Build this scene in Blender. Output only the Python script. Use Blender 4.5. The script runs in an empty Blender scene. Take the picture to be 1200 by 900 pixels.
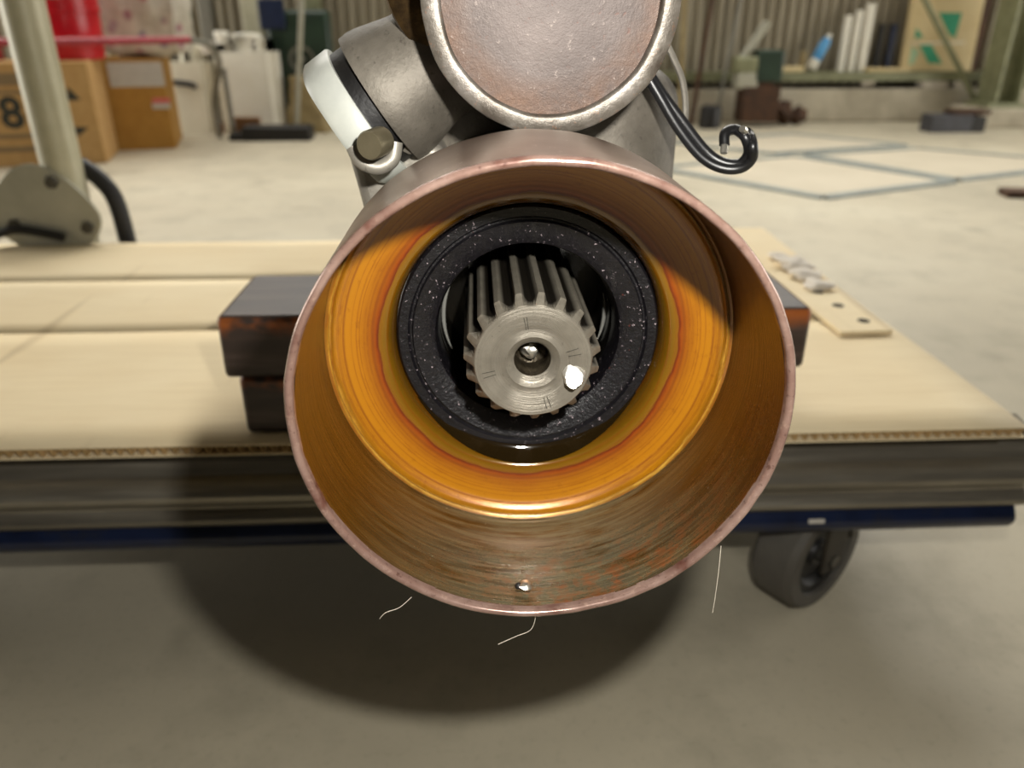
import bpy, bmesh, math, random
from mathutils import Vector, Matrix, noise as mnoise
R = math.radians
random.seed(7)
S = bpy.context.scene
COL = S.collection

# ------------------------------------------------------------------ camera, world, lights, exposure
CAM_Z = 0.435
PITCH, YAW = R(25), R(2.54)
cam = bpy.data.cameras.new('camera'); camo = bpy.data.objects.new('camera', cam); COL.objects.link(camo)
camo.location = (0, 0, CAM_Z); camo.rotation_euler = (R(90) - PITCH, 0, -YAW)
cam.sensor_width = 36; cam.lens = 27; cam.clip_start = 0.01; cam.clip_end = 60
cam.dof.use_dof = True; cam.dof.focus_distance = 0.232; cam.dof.aperture_fstop = 11.5
S.camera = camo
S.view_settings.view_transform = 'Standard'; S.view_settings.look = 'None'
S.view_settings.gamma = 1; S.view_settings.use_curve_mapping = False; S.view_settings.exposure = 0.0

W = bpy.data.worlds.new('world'); S.world = W; W.use_nodes = True
W.node_tree.nodes['Background'].inputs[0].default_value = (0.95, 0.97, 1.0, 1)
W.node_tree.nodes['Background'].inputs[1].default_value = 0.02      # overcast daylight through the open front of the hall

def area(name, loc, target, sx, sy, power, colr):
    l = bpy.data.lights.new(name, 'AREA'); l.shape = 'RECTANGLE'; l.size = sx; l.size_y = sy
    l.energy = power; l.color = colr
    o = bpy.data.objects.new(name, l); COL.objects.link(o); o.location = loc
    o.rotation_euler = (Vector(target) - Vector(loc)).to_track_quat('-Z', 'Y').to_euler()
    return o
area('clerestory_daylight', (0.1, 4.0, 2.55), (0.0, 1.8, 0.0), 5.0, 0.9, 72, (1.0, 0.97, 0.90)).data.spread = R(95)
area('side_fill_left', (-4.3, 2.0, 0.8), (0, 1.7, 0.1), 2.6, 1.4, 92, (1.0, 0.97, 0.9))  # added fill for the floor, no door in this wall
area('side_fill_right', (4.3, 2.0, 0.8), (0, 1.7, 0.1), 2.6, 1.4, 66, (1.0, 0.97, 0.9))  # added fill from the right, likewise without an opening
area('roof_light', (0.3, 2.7, 3.3), (0.3, 2.9, 0), 5.0, 1.2, 32, (1.0, 0.97, 0.91)).data.spread = R(110)
# the camera's own flash, a hand's width to the right of and above the lens
fl = bpy.data.lights.new('camera_flash', 'POINT'); fl.energy = 6.0; fl.shadow_soft_size = 0.006; fl.color = (1.0, 0.97, 0.9)
flo = bpy.data.objects.new('camera_flash', fl); COL.objects.link(flo)

Rm = camo.rotation_euler.to_matrix()
RIGHT, UP, FWD = Rm @ Vector((1, 0, 0)), Rm @ Vector((0, 1, 0)), Rm @ Vector((0, 0, -1))
C0 = Vector((0, 0, CAM_Z))
flo.location = C0 + RIGHT * 0.040 + UP * 0.051 + FWD * 0.014
def ray(px, py):
    return (FWD * 900 + RIGHT * (px - 600) - UP * (py - 450)).normalized()
def PY(px, py, y):           # point of a sight line at depth y
    d = ray(px, py); return C0 + d * (y / d.y)
def PZ(px, py, z=0.0):       # point of a sight line at height z
    d = ray(px, py); return C0 + d * ((z - CAM_Z) / d.z)

# ------------------------------------------------------------------ helpers
def srgb(c):
    if isinstance(c, str):
        c = tuple(int(c[i:i+2], 16) / 255 for i in (0, 2, 4))
    return tuple((x / 12.92 if x <= .04045 else ((x + .055) / 1.055) ** 2.4) for x in c) + (1,)

class NT:
    def __init__(s, name):
        s.m = bpy.data.materials.new(name); s.m.use_nodes = True
        s.t = s.m.node_tree; s.b = s.t.nodes['Principled BSDF']
        s._tc = None
    def n(s, typ, **kw):
        nd = s.t.nodes.new(typ)
        for k, v in kw.items(): setattr(nd, k, v)
        return nd
    def link(s, a, b): s.t.links.new(a, b)
    def obj(s):
        if not s._tc: s._tc = s.n('ShaderNodeTexCoord')
        return s._tc.outputs['Object']
    def mapping(s, sc=(1, 1, 1), rot=(0, 0, 0), src=None):
        m = s.n('ShaderNodeMapping'); m.inputs['Scale'].default_value = sc; m.inputs['Rotation'].default_value = rot
        s.link(src or s.obj(), m.inputs[0]); return m.outputs[0]
    def noise(s, scale, detail=4, rough=.6, sc=(1, 1, 1), src=None, dist=0):
        t = s.n('ShaderNodeTexNoise'); t.inputs['Scale'].default_value = scale; t.inputs['Detail'].default_value = detail
        t.inputs['Roughness'].default_value = rough; t.inputs['Distortion'].default_value = dist
        s.link(s.mapping(sc, src=src), t.inputs['Vector']); return t.outputs['Fac']
    def ramp(s, fac, stops):
        r = s.n('ShaderNodeValToRGB'); e = r.color_ramp.elements
        e[0].position, e[0].color = stops[0][0], srgb(stops[0][1])
        e[1].position, e[1].color = stops[-1][0], srgb(stops[-1][1])
        for p, c in stops[1:-1]:
            x = e.new(p); x.color = srgb(c)
        s.link(fac, r.inputs[0]); return r.outputs[0]
    def math(s, op, a, b=None, c=None, clamp=False):
        m = s.n('ShaderNodeMath', operation=op, use_clamp=clamp)
        for i, v in enumerate((a, b, c)):
            if v is None: continue
            if isinstance(v, (int, float)): m.inputs[i].default_value = v
            else: s.link(v, m.inputs[i])
        return m.outputs[0]
    def range(s, v, a, b, lo=0., hi=1.):
        m = s.n('ShaderNodeMapRange'); m.clamp = True
        s.link(v, m.inputs[0])
        for i, x in enumerate((a, b, lo, hi)): m.inputs[i + 1].default_value = x
        return m.outputs[0]
    def mix(s, fac, a, b):
        m = s.n('ShaderNodeMix', data_type='RGBA')
        for i, v in ((0, fac), (6, a), (7, b)):
            if isinstance(v, (int, float)): m.inputs[i].default_value = v
            elif isinstance(v, (str, tuple)): m.inputs[i].default_value = srgb(v)
            else: s.link(v, m.inputs[i])
        return m.outputs[2]
    def xyz(s):
        x = s.n('ShaderNodeSeparateXYZ'); s.link(s.obj(), x.inputs[0]); return x.outputs
    def bump(s, h, strength=.3, dist=.001, normal=None):
        b = s.n('ShaderNodeBump'); b.inputs['Strength'].default_value = strength; b.inputs['Distance'].default_value = dist
        s.link(h, b.inputs['Height'])
        if normal: s.link(normal, b.inputs['Normal'])
        return b.outputs[0]
    def set(s, **kw):
        for k, v in kw.items():
            i = s.b.inputs[k.replace('_', ' ')]
            if isinstance(v, (int, float)): i.default_value = v
            elif isinstance(v, str) or isinstance(v, tuple): i.default_value = srgb(v) if len(v) != 3 or isinstance(v, str) else srgb(v)
            else: s.link(v, i)
        return s

def plain(name, c1, c2=None, rough=.6, metal=0., scale=30, bump=.15, bd=.001, sc=(1, 1, 1), c3=None, coat=0., detail=5):
    t = NT(name)
    f = t.noise(scale, detail, .62, sc)
    stops = [(.33, c1), (.67, c2 or c1)] if c3 is None else [(.3, c1), (.52, c2), (.68, c3)]
    t.set(Base_Color=t.ramp(f, stops), Roughness=rough, Metallic=metal)
    if bump: t.set(Normal=t.bump(t.noise(scale * 3, 4, .6, sc), bump, bd))
    if coat: t.set(Coat_Weight=coat, Coat_Roughness=.1)
    return t.m

def link_obj(name, bm, mat, parent=None, smooth=True, loc=None, bevel=0, segs=2):
    me = bpy.data.meshes.new(name); bmesh.ops.recalc_face_normals(bm, faces=bm.faces[:])
    bm.to_mesh(me); bm.free()
    o = bpy.data.objects.new(name, me); COL.objects.link(o)
    if mat: me.materials.append(mat)
    if smooth:
        for p in me.polygons: p.use_smooth = True
        try: me.set_sharp_from_angle(angle=R(38))
        except Exception: pass
    if parent:
        o.parent = parent
    if loc: o.location = loc
    if bevel:
        b = o.modifiers.new('bevel', 'BEVEL'); b.width = bevel; b.segments = segs; b.limit_method = 'ANGLE'; b.angle_limit = R(40)
        if smooth and segs > 1:
            for p in me.polygons: p.use_smooth = True
    return o
def tag(o, label, cat, group=None, kind=None):
    o['label'] = label; o['category'] = cat
    if group: o['group'] = group
    if kind: o['kind'] = kind
    return o
def thing(name, label, cat, loc=(0, 0, 0), rotz=0, group=None):
    o = bpy.data.objects.new(name, None); COL.objects.link(o); o.location = loc; o.rotation_euler = (0, 0, rotz)
    o.empty_display_size = .02
    return tag(o, label, cat, group)
def struct(name, bm, mat, **kw):
    o = link_obj(name, bm, mat, **kw)
    if not o.parent: o['kind'] = 'structure'
    return o

def bx(bm, c, s, M=None):
    g = bmesh.ops.create_cube(bm, size=1)
    m = Matrix.Translation(c) @ (M or Matrix()) @ Matrix.Diagonal((*s, 1))
    bmesh.ops.transform(bm, matrix=m, verts=g['verts']); return g['verts']
def box(c, s, M=None):
    bm = bmesh.new(); bx(bm, Vector(c), s, M); return bm
def span(a, b):
    a, b = Vector(a), Vector(b); return box((a + b) / 2, tuple(abs(x) for x in (b - a)))
def lathe(prof, seg=96, axis='Y', closed=False, caps=(False, False), bm=None, wob=None):
    """profile of (radius, position along the axis)"""
    bm = bm or bmesh.new(); rings = []
    for r, h in prof:
        if r < 1e-7:
            p = (0, h, 0) if axis == 'Y' else (0, 0, h)
            rings.append([bm.verts.new(p)]); continue
        ring = []
        for i in range(seg):
            a = 2 * math.pi * i / seg; rr = r + (wob(a, h) if wob else 0)
            ring.append(bm.verts.new((rr * math.cos(a), h, rr * math.sin(a)) if axis == 'Y' else (rr * math.cos(a), rr * math.sin(a), h)))
        rings.append(ring)
    prs = list(zip(rings, rings[1:]))
    if closed: prs.append((rings[-1], rings[0]))
    for a, b in prs:
        for i in range(seg):
            j = (i + 1) % seg
            if len(a) == 1 and len(b) == 1: continue
            if len(a) == 1: bm.faces.new((a[0], b[i], b[j]))
            elif len(b) == 1: bm.faces.new((a[i], a[j], b[0]))
            else: bm.faces.new((a[i], a[j], b[j], b[i]))
    if caps[0] and len(rings[0]) > 1: bm.faces.new(rings[0])
    if caps[1] and len(rings[-1]) > 1: bm.faces.new(rings[-1])
    return bm
def smooth_path(pts, n=8):
    pts = [Vector(p) for p in pts]; out = []
    for i in range(len(pts) - 1):
        p0, p1, p2, p3 = pts[max(i - 1, 0)], pts[i], pts[i + 1], pts[min(i + 2, len(pts) - 1)]
        for k in range(n):
            t = k / n
            out.append(.5 * ((2 * p1) + (p2 - p0) * t + (2 * p0 - 5 * p1 + 4 * p2 - p3) * t * t + (3 * p1 - p0 - 3 * p2 + p3) * t ** 3))
    out.append(pts[-1]); return out
def tube(pts, r, seg=12, n=8, bm=None, smooth=True, caps=True):
    bm = bm or bmesh.new(); P = smooth_path(pts, n) if smooth else [Vector(p) for p in pts]
    up = Vector((0, 0, 1)); rings = []; prev = None
    for i, p in enumerate(P):
        t = (P[min(i + 1, len(P) - 1)] - P[max(i - 1, 0)]).normalized()
        if prev is None:
            u = t.cross(up)
            if u.length < 1e-3: u = t.cross(Vector((1, 0, 0)))
        else: u = prev - t * prev.dot(t)
        u.normalize(); prev = u; v = t.cross(u)
        rr = r(i / (len(P) - 1)) if callable(r) else r
        rings.append([bm.verts.new(p + (u * math.cos(2 * math.pi * k / seg) + v * math.sin(2 * math.pi * k / seg)) * rr) for k in range(seg)])
    for a, b in zip(rings, rings[1:]):
        for k in range(seg): bm.faces.new((a[k], a[(k + 1) % seg], b[(k + 1) % seg], b[k]))
    if caps: bm.faces.new(rings[0]); bm.faces.new(rings[-1])
    return bm
def prism(pts2, h, M=None):
    """polygon in XY extruded by h in Z, then transformed"""
    bm = bmesh.new(); a = [bm.verts.new((x, y, 0)) for x, y in pts2]; b = [bm.verts.new((x, y, h)) for x, y in pts2]
    bm.faces.new(a); bm.faces.new(b); n = len(a)
    for i in range(n): bm.faces.new((a[i], a[(i + 1) % n], b[(i + 1) % n], b[i]))
    if M: bmesh.ops.transform(bm, matrix=M, verts=bm.verts[:])
    return bm
def along(o, d, up=(0, 0, 1)):     # turn an object's Y axis along d
    o.rotation_mode = 'QUATERNION'; o.rotation_quaternion = Vector(d).to_track_quat('Y', 'Z'); return o
def sheared(bm, f):
    for v in bm.verts: v.co = f(v.co)
    return bm

# ------------------------------------------------------------------ materials
def mat_floor():
    t = NT('floor concrete')
    big = t.noise(1.6, 5, .6); mid = t.noise(9, 6, .65); fine = t.noise(160, 4, .7); patch = t.noise(5.5, 3, .5)
    c = t.ramp(big, [(.3, 'a8a08c'), (.5, 'b9b09a'), (.7, 'c4bca6')])
    c = t.mix(t.range(mid, .5, .75, 0, .55), c, '8f8875')
    c = t.mix(t.range(patch, .62, .74, 0, .5), c, '6f6857')
    c = t.mix(t.range(fine, .55, .75, 0, .35), c, '857d6a')
    t.set(Base_Color=c, Roughness=t.range(mid, .3, .7, .42, .62), Normal=t.bump(fine, .25, .0015))
    return t.m
M_floor = mat_floor()
M_plinth = plain('footing concrete', 'a39a86', 'c4bba6', .8, scale=8, bump=.3)
M_wallsheet = plain('weathered sheet metal', '8f8672', 'a59c88', .65, .1, scale=6, sc=(3, 1, .3), bump=.05)
M_wall = plain('grey wall', '8a8375', '9c9586', .8, scale=5)
M_ceil = plain('ceiling sheet', '7d776b', '8b8578', .8, scale=4)
M_greensteel = plain('green painted steel', '77785a', '8f9070', .5, .1, scale=18, bump=.1)
M_greendark = plain('dark green enamel', '1f3026', '2b3f30', .4, scale=14, bump=.1)
M_bluedark = plain('navy enamel', '131c33', '1e2a48', .35, scale=14, bump=.05)
M_card = plain('kraft board', 'b08a54', 'bd9862', .85, scale=30, bump=.05)
M_card2 = plain('ochre kraft board', 'a0742f', 'ac8038', .85, scale=30, bump=.05)
M_print = plain('dark printing ink', '2f3028', '3a3a30', .8, scale=60, bump=0)
M_printgrey = plain('faded printing ink', '7a674a', '8a7453', .8, scale=200, bump=0)
M_red = plain('red plastic', 'b00f1c', 'c31524', .3, scale=20, bump=.02)
M_redpaint = plain('red paint tube', '8e1a28', 'a02433', .4, scale=40, bump=.05)
M_greytube = plain('grey steel tube', '77756c', '8a887e', .45, .4, scale=60, bump=.05)
M_whiteplast = plain('white plastic', 'f0ebdc', 'f6f2e6', .45, scale=12, bump=.03)
M_milky = plain('milky plastic', 'dcd6c2', 'e6e0cd', .45, scale=9, bump=.03)
M_black = plain('black rubber', '141313', '1f1d1c', .55, scale=60, bump=.15)
M_timberbrown = plain('brown timber', '6b4728', '85603a', .75, scale=20, sc=(1, 8, 8), bump=.2)
M_rustdark = plain('rusty scrap iron', '3a2a20', '5a3d28', .8, .2, scale=30, bump=.4)
M_paper = plain('white paper', 'b4b0a8', 'c3bfb6', .7, scale=60, bump=0)
M_pinklabel = plain('pink label', 'c8605c', 'd07068', .7, scale=40, bump=0)
M_tan = plain('tan sacking', '8b7b58', 'a39168', .9, scale=25, bump=.4, bd=.004)
M_foam = plain('white foam', 'd8d0c4', 'e6ded2', .9, scale=40, bump=.1)
M_cream = plain('cream board', 'd3bd8c', 'e0cda0', .8, scale=8, bump=.05)
M_teal = plain('green printed ink', '3f9c78', '4aa884', .8, scale=30, bump=0)
M_skyblue = plain('light blue plastic', '4f97cf', '62aadd', .4, scale=20, bump=0)
M_patch = plain('pale plate concrete', 'b9af9a', 'c4baa5', .55, scale=4, bump=.08)
M_seam = plain('grey seam steel', '7f8684', '929894', .5, .3, scale=20, bump=.05)
M_greyplate = plain('weathered zinc plate', 'a8a696', 'b7b5a6', .45, .35, scale=26, bump=.1)
M_post = plain('ivory painted tube', 'a9a58c', 'bab69e', .45, .15, scale=18, bump=.05)
M_bolt = plain('dull bolt steel', '4a4842', '66625a', .4, .7, scale=60, bump=.1)

def mat_cardsheet():
    t = NT('packing cardboard')
    big = t.noise(5, 3, .5); fib = t.noise(60, 5, .6, (.3, 6, 1)); mk = t.noise(22, 2, .5, (1.6, .12, 1))
    c = t.ramp(big, [(.3, 'ead6ae'), (.7, 'f2e2be')])
    c = t.mix(t.range(fib, .45, .75, 0, .25), c, 'bb9c6b')
    c = t.mix(t.range(mk, .66, .72, 0, .35), c, 'a08863')
    t.set(Base_Color=c, Roughness=.78, Normal=t.bump(fib, .12, .0006)); return t.m
M_sheet = mat_cardsheet()
M_flute = plain('corrugated flute', '8d7248', 'a8895a', .9, scale=60, bump=.1)

def mat_block():
    t = NT('oily dark timber')
    g = t.noise(40, 6, .65, (.25, 3, 3)); w = t.noise(9, 4, .6, (1, 1, 1.4)); z = t.xyz()
    c = t.ramp(g, [(.3, '2a211d'), (.55, '40322b'), (.75, '564842')])
    # bare orange wood where the upper arris is chipped
    edge = t.range(z[2], .006, .0165); edge = t.math('MULTIPLY', edge, t.range(z[2], .0206, .0198)); ed = t.math('MULTIPLY', edge, t.range(t.noise(17, 4, .6, (1, 1, 1.2)), .44, .54))
    c = t.mix(t.math('MULTIPLY', ed, .85), c, 'a85a20')
    t.set(Base_Color=c, Roughness=.48, Normal=t.bump(g, .4, .001)); return t.m
M_block = mat_block()
M_bluerail = plain('chipped blue paint', '10172c', '18223e', .3, .1, scale=25, bump=.08, c3='25262e')
M_bumper = plain('worn grey vinyl bumper', '6a655b', '857f73', .34, .6, scale=40, sc=(.15, 2, 2), bump=.15, c3='a09a8c')
M_deck = plain('grimy deck steel', '2b2721', '453e33', .6, .3, scale=30, bump=.3)
M_tyre = plain('grey castor tyre', '4c4842', '59554d', .6, scale=30, bump=.1)
M_hub = plain('dark castor hub', '1a1918', '2a2826', .5, .2, scale=30, bump=.1)

def mat_cast(name, a, b, c3, rough, metal, bump, sc=45):
    t = NT(name)
    f = t.noise(sc, 6, .65); g = t.noise(400, 3, .7)
    c = t.ramp(f, [(.3, a), (.5, b), (.72, c3)])
    c = t.mix(t.range(g, .6, .72, 0, .5), c, '2c2620')
    t.set(Base_Color=c, Roughness=rough, Metallic=metal, Normal=t.bump(g, bump, .0006, t.bump(f, bump, .002))); return t.m
M_cast = mat_cast('grey cast iron', '524d45', '645e55', '777167', .58, .4, .3)
M_castlight = mat_cast('pale cast alloy', '78736b', '8c877d', '9b968b', .45, .45, .15)
M_bronze = mat_cast('dark bronze', '2c2218', '4a3a26', '6b5434', .3, .8, .2, 120)
M_gasket = plain('black gasket', '0c0b0b', '161414', .5, scale=80, bump=.3)
M_whitecap = plain('white plastic cap', 'a0a29c', 'b2b4ac', .4, scale=40, bump=.06)
M_boltbrass = plain('dull hex bolt', '6f6752', '847b64', .4, .7, scale=60, bump=.1)
M_wire = plain('black cable sheath', '101011', '1b1b1d', .35, scale=60, bump=.05)
M_copper = plain('frayed wire strands', 'b9b4a8', 'd6d2c8', .3, .9, scale=200, bump=.1)

def mat_bell_out():
    t = NT('bronzed bell outside')
    f = t.noise(30, 5, .6); g = t.noise(420, 3, .7); w = t.noise(60, 3, .5, (1, .2, 1))
    c = t.ramp(f, [(.3, '7d6a5d'), (.5, '8f7b6e'), (.7, 'a18e81')])
    c = t.mix(t.range(w, .55, .75, 0, .5), c, '93887e')
    c = t.mix(t.range(g, .66, .7, 0, .8), c, 'd8ccc0')
    t.set(Base_Color=c, Roughness=.28, Metallic=.6, Normal=t.bump(f, .06, .0006)); return t.m
def mat_rim():
    t = NT('chalky brown bell rim')
    g = t.noise(330, 4, .75); f = t.noise(60, 4, .6)
    c = t.ramp(f, [(.3, '6a4e46'), (.5, '80665c'), (.72, '967e74')])
    c = t.mix(t.range(g, .56, .68, 0, .45), c, 'b09585')
    c = t.mix(t.range(f, .42, .32, 0, .8), c, '5a3328')
    c = t.mix(t.range(g, .42, .32, 0, .7), c, '40241c')
    t.set(Base_Color=c, Roughness=.22, Metallic=.35, Normal=t.bump(g, .1, .0003)); return t.m
def mat_bell_in():
    """inside wall: amber varnish of old oil, bare turned steel with rust along the bottom"""
    t = NT('oil stained bell bore')
    X = t.xyz()
    ang = t.math('ARCTAN2', X[0], t.math('MULTIPLY', X[2], -1))        # 0 at the bottom, + towards the right
    cb = t.n('ShaderNodeCombineXYZ')
    t.link(ang, cb.inputs[0]); t.link(t.math('MULTIPLY', X[1], 40), cb.inputs[1])
    st = t.noise(2.2, 6, .68, (.9, 5, 1), src=cb.outputs[0])          # streaks round the bore
    bl = t.noise(2.4, 4, .6, (1, 1.1, 1), src=cb.outputs[0])
    sp = t.noise(420, 4, .75); rs = t.noise(150, 5, .75)
    c = t.ramp(st, [(.3, '48300c'), (.5, '624212'), (.7, '785620')])
    # bare steel low in the bore
    aw = t.math('ABSOLUTE', t.math('SUBTRACT', ang, .12))
    bare = t.math('MULTIPLY', t.range(aw, 1.15, .25), t.range(t.math('ADD', bl, t.math('MULTIPLY', st, .5)), .5, .74))
    steel = t.ramp(st, [(.35, '4a4434'), (.6, '6e6850')])
    c = t.mix(bare, c, steel)
    # rust towards the mouth, mostly right of the bottom
    fr = t.math('MULTIPLY', t.range(X[1], .036, .012), t.range(t.math('ABSOLUTE', t.math('SUBTRACT', ang, .45)), 1.2, .3))
    rust = t.math('MULTIPLY', fr, t.range(t.math('ADD', t.math('MULTIPLY', rs, .7), t.math('MULTIPLY', st, .5)), .58, .74))
    c = t.mix(t.math('MULTIPLY', rust, .85), c, '8a4514')
    # brown film on the right hand wall
    c = t.mix(t.range(ang, .7, 1.5, 0, .65), c, '4a2812')
    c = t.mix(t.range(sp, .70, .735, 0, .85), c, 'c9b79c')
    ring = t.noise(60, 3, .6, (.02, 14, .02))
    t.set(Base_Color=c, Metallic=t.math('MULTIPLY_ADD', bare, -.35, .65), Roughness=t.math('MULTIPLY_ADD', rust, .3, .26),
          Coat_Weight=t.math('MULTIPLY_ADD', bare, .4, .3), Coat_Roughness=.16, Coat_IOR=1.8,
          Normal=t.bump(st, .25, .0012, t.bump(ring, .5, .0011)))
    return t.m
def mat_back():
    """the amber back wall of the bell: rings of dried oil"""
    t = NT('amber varnished back wall')
    X = t.xyz()
    zz = t.math('ADD', X[2], .0006)
    r0 = t.math('SQRT', t.math('ADD', t.math('MULTIPLY', X[0], X[0]), t.math('MULTIPLY', zz, zz)))
    wob = t.math('MULTIPLY', t.math('SUBTRACT', t.noise(48, 5, .6), .5), .0042)
    r = t.math('ADD', r0, wob)
    fine = t.noise(300, 5, .7); br = t.noise(55, 5, .65, (1, 1, 1), dist=1.5)
    cr = t.n('ShaderNodeCombineXYZ'); t.link(t.math('MULTIPLY', r0, 900), cr.inputs[0]); t.link(t.math('MULTIPLY', br, 1.3), cr.inputs[1])
    rings = t.noise(1.0, 4, .6, src=cr.outputs[0])
    f = t.range(r, .0448, .0705)
    c = t.ramp(f, [(0, '4d3308'), (.12, '6b4b0c'), (.215, '7c540a'), (.232, '5c1802'), (.262, '863c04'), (.38, '985a08'), (.5, 'a86a0a'), (.74, 'a86e0c'), (.80, '8a5a0e'), (.83, 'c0953a'), (.86, '8d661c'), (1, '70521a')])
    c = t.mix(t.range(rings, .44, .68, 0, .75), c, '74380a')
    c = t.mix(t.range(fine, .60, .72, 0, .35), c, '6a3505')
    t.set(Base_Color=c, Roughness=t.range(r, .049, .0505, .14, .28), Metallic=.2, Coat_Weight=.8, Coat_Roughness=.08, Coat_IOR=1.6,
          Normal=t.bump(rings, .2, .0006, t.bump(fine, .12, .0003)))
    return t.m
def mat_seal():
    t = NT('gritty black seal rubber')
    g = t.noise(700, 3, .7); h = t.noise(260, 3, .7); X = t.xyz()
    c = t.ramp(g, [(.3, '070608'), (.66, '121014')])
    gr = t.range(g, .655, .70)
    c = t.mix(t.math('MULTIPLY', gr, .7), c, 'b8a8ac')
    c = t.mix(t.range(h, .70, .74, 0, .6), c, '5b2a22')
    t.set(Base_Color=c, Roughness=.36, Normal=t.bump(g, .5, .0006)); t.set(Coat_Weight=.2, Coat_Roughness=.12)
    return t.m
def mat_steel(name, a, b, rough, ringdir=None, bs=.25):
    t = NT(name)
    f = t.noise(120, 5, .65); g = t.noise(900, 3, .7)
    c = t.ramp(f, [(.3, a), (.7, b)])
    c = t.mix(t.range(g, .62, .72, 0, .5), c, '3a342a')
    nrm = t.bump(g, .1, .0002)
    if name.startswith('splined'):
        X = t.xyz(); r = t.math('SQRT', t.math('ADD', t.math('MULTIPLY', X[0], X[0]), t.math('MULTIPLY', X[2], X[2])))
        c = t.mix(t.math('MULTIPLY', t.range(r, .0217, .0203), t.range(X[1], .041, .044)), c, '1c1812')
    if ringdir:
        X = t.xyz(); r = t.math('SQRT', t.math('ADD', t.math('MULTIPLY', X[0], X[0]), t.math('MULTIPLY', X[2], X[2])))
        cr = t.n('ShaderNodeCombineXYZ'); t.link(t.math('MULTIPLY', r, 5200), cr.inputs[0])
        rg = t.noise(1.0, 3, .7, src=cr.outputs[0])
        c = t.mix(t.range(rg, .5, .64, 0, .6), c, '5c564b')
        nrm = t.bump(rg, bs, .0006, nrm)
    t.set(Base_Color=c, Roughness=rough, Metallic=.55, Normal=nrm); return t.m
def mat_cap():
    t = NT('rusty plate with pale bloom')
    f = t.noise(45, 6, .68); g = t.noise(380, 4, .75); X = t.xyz()
    r = t.math('SQRT', t.math('ADD', t.math('MULTIPLY', X[0], X[0]), t.math('MULTIPLY', X[2], X[2])))
    c = t.ramp(f, [(.3, '362c28'), (.5, '403632'), (.7, '4e4440')])
    c = t.mix(t.math('MULTIPLY', t.range(t.math('ADD', r, t.math('MULTIPLY', X[2], -.12)), .024, .034), t.range(f, .42, .60, .1, .6)), c, '50300f')
    c = t.mix(t.range(g, .62, .7, 0, .6), c, '7d726b')
    c = t.mix(t.range(g, .38, .3, 0, .6), c, '4b2a1d')
    t.set(Base_Color=c, Roughness=.5, Metallic=.35, Normal=t.bump(g, .3, .0005)); return t.m
def mat_caprim():
    t = NT('pale scraped rim')
    f = t.noise(70, 5, .65); g = t.noise(420, 3, .7)
    c = t.ramp(f, [(.32, '423a32'), (.5, '605a52'), (.66, '7a746e')])
    c = t.mix(t.range(g, .6, .7, 0, .6), c, '8a6248')
    t.set(Base_Color=c, Roughness=.42, Metallic=.4, Normal=t.bump(g, .35, .0005, t.bump(f, .25, .0005))); return t.m
M_bellout, M_rim, M_bellin, M_back, M_seal = mat_bell_out(), mat_rim(), mat_bell_in(), mat_back(), mat_seal()
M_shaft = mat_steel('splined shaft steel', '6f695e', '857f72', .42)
M_face = mat_steel('turned shaft end', '7b756a', '8f897d', .36, True, .5)
M_race = plain('shaded oily bore', '0a0908', '14110c', .25, .3, scale=60, bump=.1)  # colour blackened for the shade deep in the seal hole
M_bright = mat_steel('bearing race glint', '8f8e88', 'a5a49e', .2)  # for the arcs drawn as glints on the race
M_void = plain('dark void', '0b0a09', '100e0c', .95, bump=0)
M_hole = plain('dark drilled hole', '2a241c', '4a4234', .3, .7, scale=300, bump=.4)
M_cap, M_caprim = mat_cap(), mat_caprim()
t = NT('dark gear oil'); t.set(Base_Color='1a1206', Roughness=.04, Coat_Weight=.6, Coat_Roughness=.03)
M_oil = t.m
t = NT('pale highlight metal'); t.set(Base_Color='d6d3ca', Roughness=.33, Metallic=.8)  # near-white metal for the added highlight on the shaft end
M_highlight = t.m
M_fibre = plain('pale lint', 'cfc6b6', 'd9d0c0', .7, scale=50, bump=0)

# ------------------------------------------------------------------ setting
bm = bmesh.new(); bx(bm, Vector((0, .8, -.05)), (9, 7.2, .1)); floor = struct('floor', bm, M_floor, smooth=False)
WY = 4.12
plinth_y = 3.95
struct('baseboard_back', span((-4.5, plinth_y, 0), (4.5, 4.4, .155)), M_plinth, bevel=.01, smooth=False)
wb = struct('wall_back', span((-4.5, 4.17, .155), (4.5, 4.25, 2.0)), M_wall, smooth=False)
def sheet(x0, n, pitch, z0, z1, amp):
    bm = bmesh.new(); prof = []
    for i in range(n):
        b = x0 + i * pitch
        prof += [(b, 0), (b + .35 * pitch, 0), (b + .5 * pitch, amp), (b + .85 * pitch, amp)]
    prof.append((x0 + n * pitch, 0))
    lo = [bm.verts.new((x, WY + y, z0)) for x, y in prof]; hi = [bm.verts.new((x, WY + y, z1)) for x, y in prof]
    for i in range(len(prof) - 1): bm.faces.new((lo[i], lo[i + 1], hi[i + 1], hi[i]))
    return bm
pitch = .052
for k in range(11):
    o = link_obj('corrugated_sheet', sheet(-4.5 + k * .82, 16, pitch, .156, 2.0, .02), M_wallsheet, wb, smooth=False)
    o.modifiers.new('solid', 'SOLIDIFY').thickness = .002
struct('wall_left', span((-4.6, -2.8, 0), (-4.5, 4.4, 3.5)), M_wall, smooth=False)
struct('wall_right', span((4.5, -2.8, 0), (4.6, 4.4, 3.5)), M_wall, smooth=False)
struct('ceiling', span((-4.6, -2.8, 3.5), (4.6, 4.4, 3.6)), M_ceil, smooth=False)
struct('trim_1', span((-4.5, 4.13, 2.0), (4.5, 4.25, 3.5)), M_wall, smooth=False)
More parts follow.
